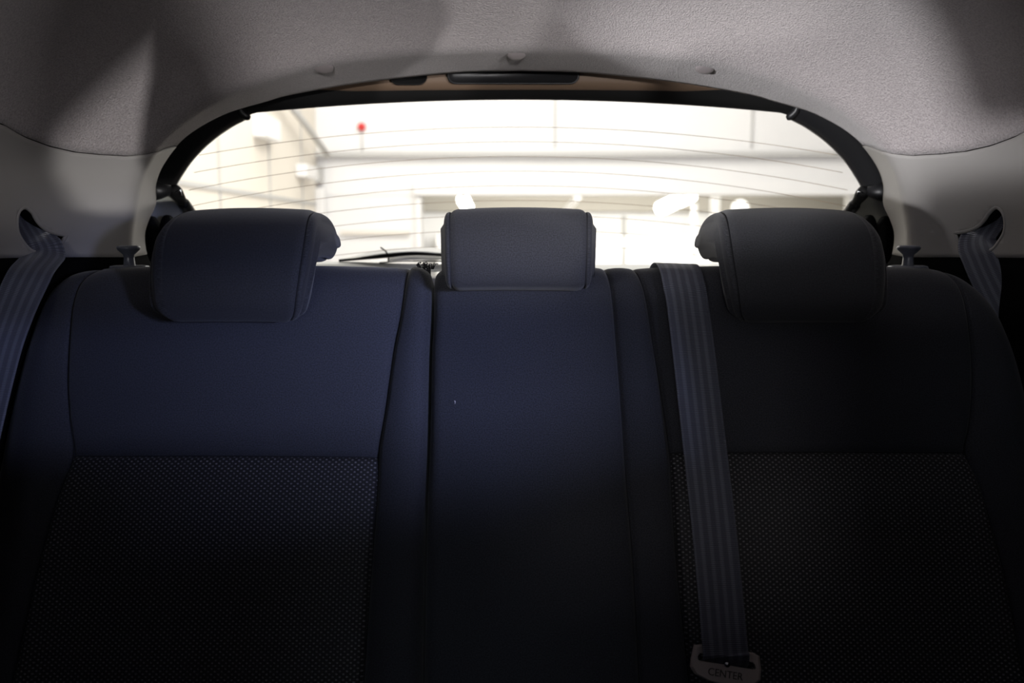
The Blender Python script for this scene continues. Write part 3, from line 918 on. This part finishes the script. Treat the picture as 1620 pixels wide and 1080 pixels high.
restraint('head_restraint', 'small square grey head restraint over the centre seat', blk, 0.0, lambda h: 0.0955 - 0.003*(1-h), 0.915, (-0.045, 0.045), endr=0.014)

# ------------------------------------------------------------------ seat belts
def ribbon(pts, widths, wdir, thick=0.0013, nw=13, curl=0.0):
    pts = [Vector(p) for p in smooth_curve([tuple(p) for p in pts], 90)]
    N = len(pts); V = []; uvs = []; L = 0
    for side in (0, 1):
        L = 0
        for i, p in enumerate(pts):
            if i: L += (p-pts[i-1]).length
            t = (pts[min(i+1, N-1)]-pts[max(i-1, 0)]).normalized()
            q = i/(N-1)
            wd = Vector(wdir[0])*(1-q)+Vector(wdir[1])*q
            wv = (wd - t*wd.dot(t)).normalized(); nn_ = t.cross(wv).normalized()
            wid = widths[0]*(1-q)+widths[1]*q
            for j in range(nw):
                s = j/(nw-1)-0.5
                V.append(p + wv*wid*s + nn_*(thick*(0.5-side) + curl*(s*s*4)))
                uvs.append(((s+0.5)*0.048, L))
    n0 = N*nw; Fc = gridfaces(N, nw); Fc += [tuple(i+n0 for i in reversed(f)) for f in Fc]
    for i in range(N-1):
        Fc.append((i*nw, (i+1)*nw, (i+1)*nw+n0, i*nw+n0)); a = i*nw+nw-1
        Fc.append((a, a+nw, a+nw+n0, a+n0))
    for j in range(nw-1):
        Fc.append((j, j+1, j+1+n0, j+n0)); a = (N-1)*nw
        Fc.append((a+j, a+j+1, a+j+1+n0, a+j+n0))
    return V, Fc, uvs

def sp(px, py, n):
    u, v = uv_of(px, py); return seat_pt(u, v, n)
cb = empty('seat_belt', sp(1145, 1075, 0), label='navy centre seat belt hanging over the seat back with a grey tongue', cat='seat belt', group='rear seat belts')
ub_ = uv_of(1070, 411)[0]
path = [seat_pt(ub_-0.002, TOPV+0.03, -0.112), seat_pt(ub_-0.001, TOPV-0.002, -0.092), seat_pt(ub_, TOPV-0.005, -0.065)]
for k in range(5):
    a = R(90-22*k); path.append(seat_pt(ub_+0.0012*k, TOPV+0.04-0.045*math.sin(a), -0.038+0.006*k/4+0.048*math.cos(a)))
path += [sp(1083, 480, 0.016), sp(1092, 560, 0.021), sp(1105, 680, 0.024), sp(1119, 810, 0.027), sp(1130, 920, 0.027), sp(1138, 1020, 0.029), sp(1140, 1036, 0.028), sp(1141, 1046, 0.018), sp(1141, 1050, 0.008)]
V, Fc, uvs = ribbon(path, (0.058, 0.052), ((1, 0, 0.02), (1, 0, -0.20)))
mk('webbing', V, Fc, M['belt'], cb, uvs=uvs)
# the tongue: moulded frame with a slot for the webbing
def tongue():
    c = sp(1141, 1052, 0.020); ang = R(-9)
    ex = (Vector((1, 0, 0))*math.cos(ang) + (-DN)*math.sin(ang)).normalized(); ey = NN.cross(ex).normalized()
    if ey.z < 0: ey = -ey
    def q(a, b, h): return c + ex*a + ey*b + NN*h
    outer = [(-0.040, 0.002), (-0.038, 0.018), (-0.028, 0.021), (-0.0275, 0.0205), (0.0295, 0.0205), (0.030, 0.021), (0.038, 0.018), (0.041, 0.004), (0.041, -0.008), (0.036, -0.013), (0.018, -0.017), (0.0, -0.019), (-0.018, -0.018), (-0.034, -0.013), (-0.040, -0.006)]
    slot = [(-0.033, 0.004), (-0.033, 0.007), (-0.031, 0.0105), (-0.020, 0.0105), (0.020, 0.0105), (0.030, 0.0105), (0.033, 0.008), (0.034, 0.004), (0.032, 0.0025), (0.020, 0.0025), (0.010, 0.0025), (0.0, 0.0025), (-0.012, 0.0025), (-0.022, 0.0025), (-0.031, 0.0025)]
    n = len(outer); V = []
    mid = [((a[0]*0.93), a[1]*0.93) for a in outer]
    rings = [(outer, -0.003), (outer, 0.001), (mid, 0.0035), (slot, 0.0035), (slot, -0.003)]
    for ring, h in rings:
        for a, b in ring: V.append(q(a, b, h))
    Fc = gridfaces(5, n, True)
    for j in range(n): Fc.append((j, (j+1) % n, (j+1) % n + 4*n, j + 4*n))
    t = mk('tongue', V, Fc, M['tongue'], cb, label='grey plastic tongue with moulded lettering', smooth=False)
    bv = t.modifiers.new('bevel', 'BEVEL'); bv.width = 0.0008; bv.segments = 2
    mk('slot_pin', *lathe([(0.0035, -0.002), (0.0038, 0.003), (0.0030, 0.0048), (0.0001, 0.0052)], q(0.001, 0.0035, 0.001), 16, NN), M['steel'], t)
    # recessed plate under the letters
    vv = [q(-0.020, -0.0125, 0.0037), q(0.020, -0.0125, 0.0037), q(0.021, -0.0015, 0.0037), q(-0.021, -0.0015, 0.0037)]
    vv += [q(-0.020, -0.0125, 0.0030), q(0.020, -0.0125, 0.0030), q(0.021, -0.0015, 0.0030), q(-0.021, -0.0015, 0.0030)]
    mk('letter_plate', vv, [(0, 1, 2, 3), (4, 5, 6, 7), (0, 1, 5, 4), (1, 2, 6, 5), (2, 3, 7, 6), (3, 0, 4, 7)], M['tongue'], t, smooth=False)
    # metal tab that goes into the buckle
    mk('metal_tab', [q(-0.012, -0.017, -0.001), q(0.012, -0.017, -0.001), q(0.012, -0.045, -0.001), q(-0.012, -0.045, -0.001), q(-0.012, -0.017, 0.001), q(0.012, -0.017, 0.001), q(0.012, -0.045, 0.001), q(-0.012, -0.045, 0.001)],
       [(0, 1, 2, 3), (4, 5, 6, 7), (0, 1, 5, 4), (1, 2, 6, 5), (2, 3, 7, 6), (3, 0, 4, 7)], M['steel'], t, smooth=False)
    fc = bpy.data.curves.new('letters', 'FONT'); fc.body = 'CENTER'; fc.size = 0.0115; fc.align_x = 'CENTER'; fc.extrude = 0.0003
    fo = bpy.data.objects.new('letters', fc); COL.objects.link(fo)
    dg = bpy.context.evaluated_depsgraph_get(); dg.update()
    me = bpy.data.meshes.new_from_object(fo.evaluated_get(dg))
    vs = [q(v.co.x*0.95, v.co.y-0.0112, 0.0041+v.co.z) for v in me.vertices]
    fs = [tuple(p.vertices) for p in me.polygons]
    bpy.data.objects.remove(fo)
    mk('lettering', vs, fs, M['letter'], t, smooth=False)
tongue()

lb = empty('seat_belt', (-0.66, 0.9, -0.45), label='dark seat belt coming out of the slot in the left pillar', cat='seat belt', group='rear seat belts')
def walltan(px, py):
    v, ph, Y = shell_hit(px, py)
    return tuple((shell_pt(ph, Y+0.02) - shell_pt(ph, Y-0.02)).normalized())
def wh(px, py, out):
    v, ph, Y = shell_hit(px, py)
    return shell_pt(ph, Y, out)
path = [wh(68, 325, 0.026), wh(68, 352, 0.018), wh(66, 380, 0.001), wh(61, 400, -0.009), P(50, 430, 1.105), P(28, 475, 1.08), P(4, 540, 1.045), P(-14, 610, 1.005), P(-38, 720, 0.96), P(-75, 880, 0.90), P(-120, 1120, 0.84)]
V, Fc, uvs = ribbon(path, (0.048, 0.050), (walltan(66, 375), (0.93, -0.35, 0)))
mk('webbing', V, Fc, M['belt'], lb, uvs=uvs)
rb = empty('seat_belt', (0.66, 0.95, -0.45), label='striped dark seat belt coming out of the slot in the right pillar', cat='seat belt', group='rear seat belts')
path = [wh(1543, 325, 0.026), wh(1543, 352, 0.018), wh(1545, 380, 0.001), P(1554, 408, 1.175), P(1572, 448, 1.160), P(1598, 500, 1.150), P(1640, 590, 1.135), P(1700, 740, 1.10)]
V, Fc, uvs = ribbon(path, (0.048, 0.050), (walltan(1545, 375), (-0.97, 0.2, 0)))
mk('webbing', V, Fc, M['belt'], rb, uvs=uvs)

# ------------------------------------------------------------------ front seats (outside the frame, added to shade the rear seat)
def unseen_front_seat(x, label):
    root = empty('unseen_front_seat', (x, -0.15, -0.75), label=label, cat='seat', group='unseen front seats')
    def rbox(nm, x0, x1, y0, y1, z0, z1, lean, rr):
        V, Fc = box(x0, x1, y0, y1, z0, z1, rr)
        V = [Vector((v.x, v.y + (v.z-z0)*lean, v.z)) for v in V]
        return mk(nm, V, Fc, M['fabric'], root)
    rbox('seat_cushion', x-0.24, x+0.24, -0.68, -0.20, -0.62, -0.46, 0, 0.05)
    rbox('backrest', x-0.235, x+0.235, -0.28, -0.15, -0.56, -0.05, 0.30, 0.05)
    rbox('headrest', x-0.125, x+0.125, -0.06, 0.03, -0.02, 0.15, 0.15, 0.035)
    for dx in (-0.06, 0.06): mk('post', *tube([(x+dx, -0.04, -0.02), (x+dx, 0.0, 0.09)], 0.006, 10), M['steel'], root)
unseen_front_seat(-0.37, 'dark unseen front seat to the left of the viewpoint, added for its shade')
unseen_front_seat(0.37, 'dark unseen front seat to the right of the viewpoint, added for its shade')
mk('trim_7', *box(-0.70, 0.70, -1.05, -0.75, -0.78, -0.20, 0.03), M['blackmatte'], kind='structure')  # unseen dashboard block, added to shape the light from ahead

# ------------------------------------------------------------------ the showroom behind the car
def slab(name, x0, x1, y0, y1, z0, z1, m, bev=0.0, parent=None, **k):
    return mk(name, *box(x0, x1, y0, y1, z0, z1, bev), m, parent, smooth=False, **k)
def XZ(px, py, Y): v = P(px, py, Y); return v.x, v.z
YB = 14.0
GZ = -CZ
slab('floor', -9, 10, 1.9, 27, GZ-0.05, GZ, M['concrete'], kind='structure')
x0, zt = XZ(497, 100, YB); _, zo = XZ(800, 309, YB)
xo0, _ = XZ(667, 309, YB); xo1, _ = XZ(1345, 309, YB)
wb = slab('wall_back', x0-0.2, 9, YB, YB+0.25, zo, 5.2, M['wallwhite'], kind='structure')
slab('wall_back', x0-0.2, xo0-0.10, YB, YB+0.25, GZ, zo-0.005, M['wallwhite'], kind='structure')
slab('wall_back', xo1, 9, YB, YB+0.25, GZ, zo-0.005, M['wallwhite'], kind='structure')
slab('ceiling', -6, 9, 5.0, YB, 5.2, 5.3, M['wallwhite'], kind='structure')
slab('wall_side', x0-0.15, x0, 4.0, YB-0.005, GZ, 5.2, M['wallcream'], kind='structure')
slab('wall_side', 8.8, 9, 4.0, 20, GZ, 5.2, M['wallwhite'], kind='structure')
# grooves of the wall cladding are thin recessed cover strips
for px in (878, 1190, 1420):
    x, _ = XZ(px, 200, YB)
    slab('cover_strip', x-0.02, x+0.02, YB-0.02, YB-0.001, zo+0.75, 5.1, M['wallgrey'], parent=wb)
xa, za = XZ(500, 247, YB); xb, zb = XZ(1400, 240, YB)
slab('cable_duct', xa+0.02, 8.7, YB-0.16, YB-0.01, za-0.02, za+0.06, M['wallgrey'], 0.01, label='long grey cable duct running across the white back wall', cat='duct')
_, z1 = XZ(800, 286, YB)
slab('lintel_beam', xo0-0.10, xo1+0.3, YB-0.20, YB-0.01, zo, z1, M['wallwhite'], 0.01, label='white beam over the wide opening in the back wall', cat='beam')
slab('door_post', xo0-0.09, xo0, YB-0.12, YB+0.2, GZ, zo-0.01, M['wallwhite'], 0.01, label='white post at the left end of the wide opening', cat='post')
xa, _ = XZ(500, 300, YB); xb, _ = XZ(513, 300, YB); _, zt_ = XZ(500, 298, YB)
slab('downpipe', xa+0.02, xb+0.04, YB-0.2, YB-0.05, GZ, zt_, M['wallwhite'], 0.03, label='thick white pipe in the corner beside the cream wall', cat='pipe')
x, z = XZ(507, 278, YB)
slab('junction_box', x-0.08, x+0.06, YB-0.2, YB-0.02, z-0.12, z+0.14, M['wallgrey'], 0.01, label='small dark junction box in the corner above the white pipe', cat='box')
xa, za = XZ(540, 368, YB); xb, _ = XZ(648, 368, YB)
slab('wall_rail', xa, xb, YB-0.08, YB-0.005, za-0.03, za+0.03, M['wallcream'], 0.005, label='thin cream rail low on the white wall left of the opening', cat='rail')
# alarm bell with its conduit
c = P(571, 200, YB-0.10)
bell_o = empty('alarm_bell', c - Vector((0, 0, 0.07)), label='small round red alarm bell high on the white wall', cat='bell')
mk('gong', *lathe([(0.02, 0.09), (0.060, 0.085), (0.066, 0.05), (0.055, 0.02), (0.03, 0.0), (0.0001, -0.005)], c, 24, Vector((0, 1, 0))), M['red'], bell_o)
mk('conduit', *tube([c+Vector((0, 0.085, -0.05)), P(573, 240, YB-0.03)], 0.010, 8), M['wallgrey'], bell_o)
# side wall fittings: lamp boxes and a slanting bracket
for i, (px, py, pw, ph, lab) in enumerate(((404, 207, 8, 14, 'white rectangular lamp housing high on the cream side wall'),
                                          (425, 192, 14, 6, 'flat white fitting just under the top of the cream wall'),
                                          (487, 272, 8, 10, 'small white box low on the cream wall near the corner'))):
    Y = 11.0 if i < 2 else 13.0
    a = P(px-pw, py+ph, Y); b = P(px+pw, py-ph, Y)
    xx = x0
    slab('wall_fitting', xx+0.002, xx+0.16, Y-0.35, Y+0.35, a.z, b.z, M['wallwhite'], 0.02, label=lab, cat='wall fitting')
a = P(430, 178, 12.5); b = P(512, 246, YB-0.3)
mk('roof_brace', *tube([Vector((x0+0.12, a.y-1.2, a.z+0.15)), Vector((x0+0.2, 12.4, (a.z+b.z)/2+0.1)), Vector((x0+0.25, b.y, b.z))], 0.045, 8), M['wallgrey'],
   label='grey slanting pipe along the top of the cream wall', cat='pipe')
# side wall panel joints
ws = bpy.data.objects['wall_side']
for Y in (7.5, 9.4, 11.3, 13.0):
    slab('panel_joint', x0+0.001, x0+0.012, Y-0.02, Y+0.02, GZ+0.1, 5.1, M['wallgrey'], parent=ws)
slab('panel_joint', x0+0.001, x0+0.02, 5, 13.9, P(400, 318, 12).z, P(400, 318, 12).z+0.05, M['wallgrey'], parent=ws)
# deeper bay beyond the opening
YD = 21.0
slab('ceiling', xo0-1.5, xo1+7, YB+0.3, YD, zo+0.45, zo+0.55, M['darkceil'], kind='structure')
slab('wall_far', xo0-1.5, xo1+7, YD, YD+0.2, GZ, zo+0.45, M['wallwhite'], kind='structure')
_, zz = XZ(800, 336, YD-0.5)
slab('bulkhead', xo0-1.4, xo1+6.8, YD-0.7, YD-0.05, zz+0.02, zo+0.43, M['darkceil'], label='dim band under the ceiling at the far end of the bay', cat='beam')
def lamp(px0, py0, px1, py1, Y0, Y1, lab, r_=0.10, grp='fluorescent lamps in the far bay'):
    a = P(px0, py0, Y0); b = P(px1, py1, Y1)
    root = empty('fluorescent_lamp', (a+b)/2 + Vector((0, 0, -0.1)), label=lab, cat='lamp', group=grp)
    mk('tube', *tube([a, b], r_, 12), M['tube'], root)
    mk('housing', *tube([a+Vector((0, 0, 0.11)), b+Vector((0, 0, 0.11))], r_*0.8, 4), M['wallwhite'], root)
    for t in (0.2, 0.8):
        q = a*(1-t)+b*t
        mk('hanger_rod', *tube([q+Vector((0, 0, 0.1)), Vector((q.x, q.y, zo+0.449))], 0.012, 6), M['wallwhite'], root)
lamp(733, 316, 740, 328, 16.5, 18.0, 'short bright fluorescent lamp above the centre head restraint', 0.12)
lamp(1046, 329, 1092, 308, 17.5, 16.0, 'long bright slanting fluorescent lamp left of the right head restraint', 0.14)
a = P(893, 336, 18.0); b = P(914, 312, 16.0)
mk('ceiling_beam', *tube([a, b], 0.08, 4), M['wallwhite'], smooth=False, label='thin white slanting beam right of the centre lamp', cat='beam')
for (p0, p1, y1, lab) in ((1126, 1140, 310, 'wide white post standing in the bay beside the long lamp'), (1096, 1104, 322, 'narrow white post just left of the wide post'), (985, 992, 340, 'slim white post in the middle of the bay')):
    xa, _ = XZ(p0, 340, 17.0); xb, zt_ = XZ(p1, y1, 17.0)
    slab('bay_post', xa, xb, 17.0, 17.2, GZ, zt_, M['wallwhite'] if p0 > 1000 else M['wallgrey'], 0.01, label=lab, cat='post')
c = P(1171, 330, 15.5)
mir_ = mk('convex_mirror', *merge(lathe([(0.16, 0.03), (0.165, 0.0), (0.14, -0.03), (0.08, -0.06), (0.0001, -0.07)], c, 28, Vector((0, 1, 0))), tube([c+Vector((0, 0.04, 0)), c+Vector((0, 0.06, GZ-c.z))], 0.03, 8)), M['wallwhite'], label='round white convex mirror beside the wide post', cat='mirror')
xa, za = XZ(690, 352, 20); xb, _ = XZ(1330, 352, 20)
slab('far_counter', xa, xb, 20.0, 20.5, GZ, P(700, 372, 20).z, M['wallwhite'], 0.02, label='long low white counter at the far end of the bay', cat='counter')
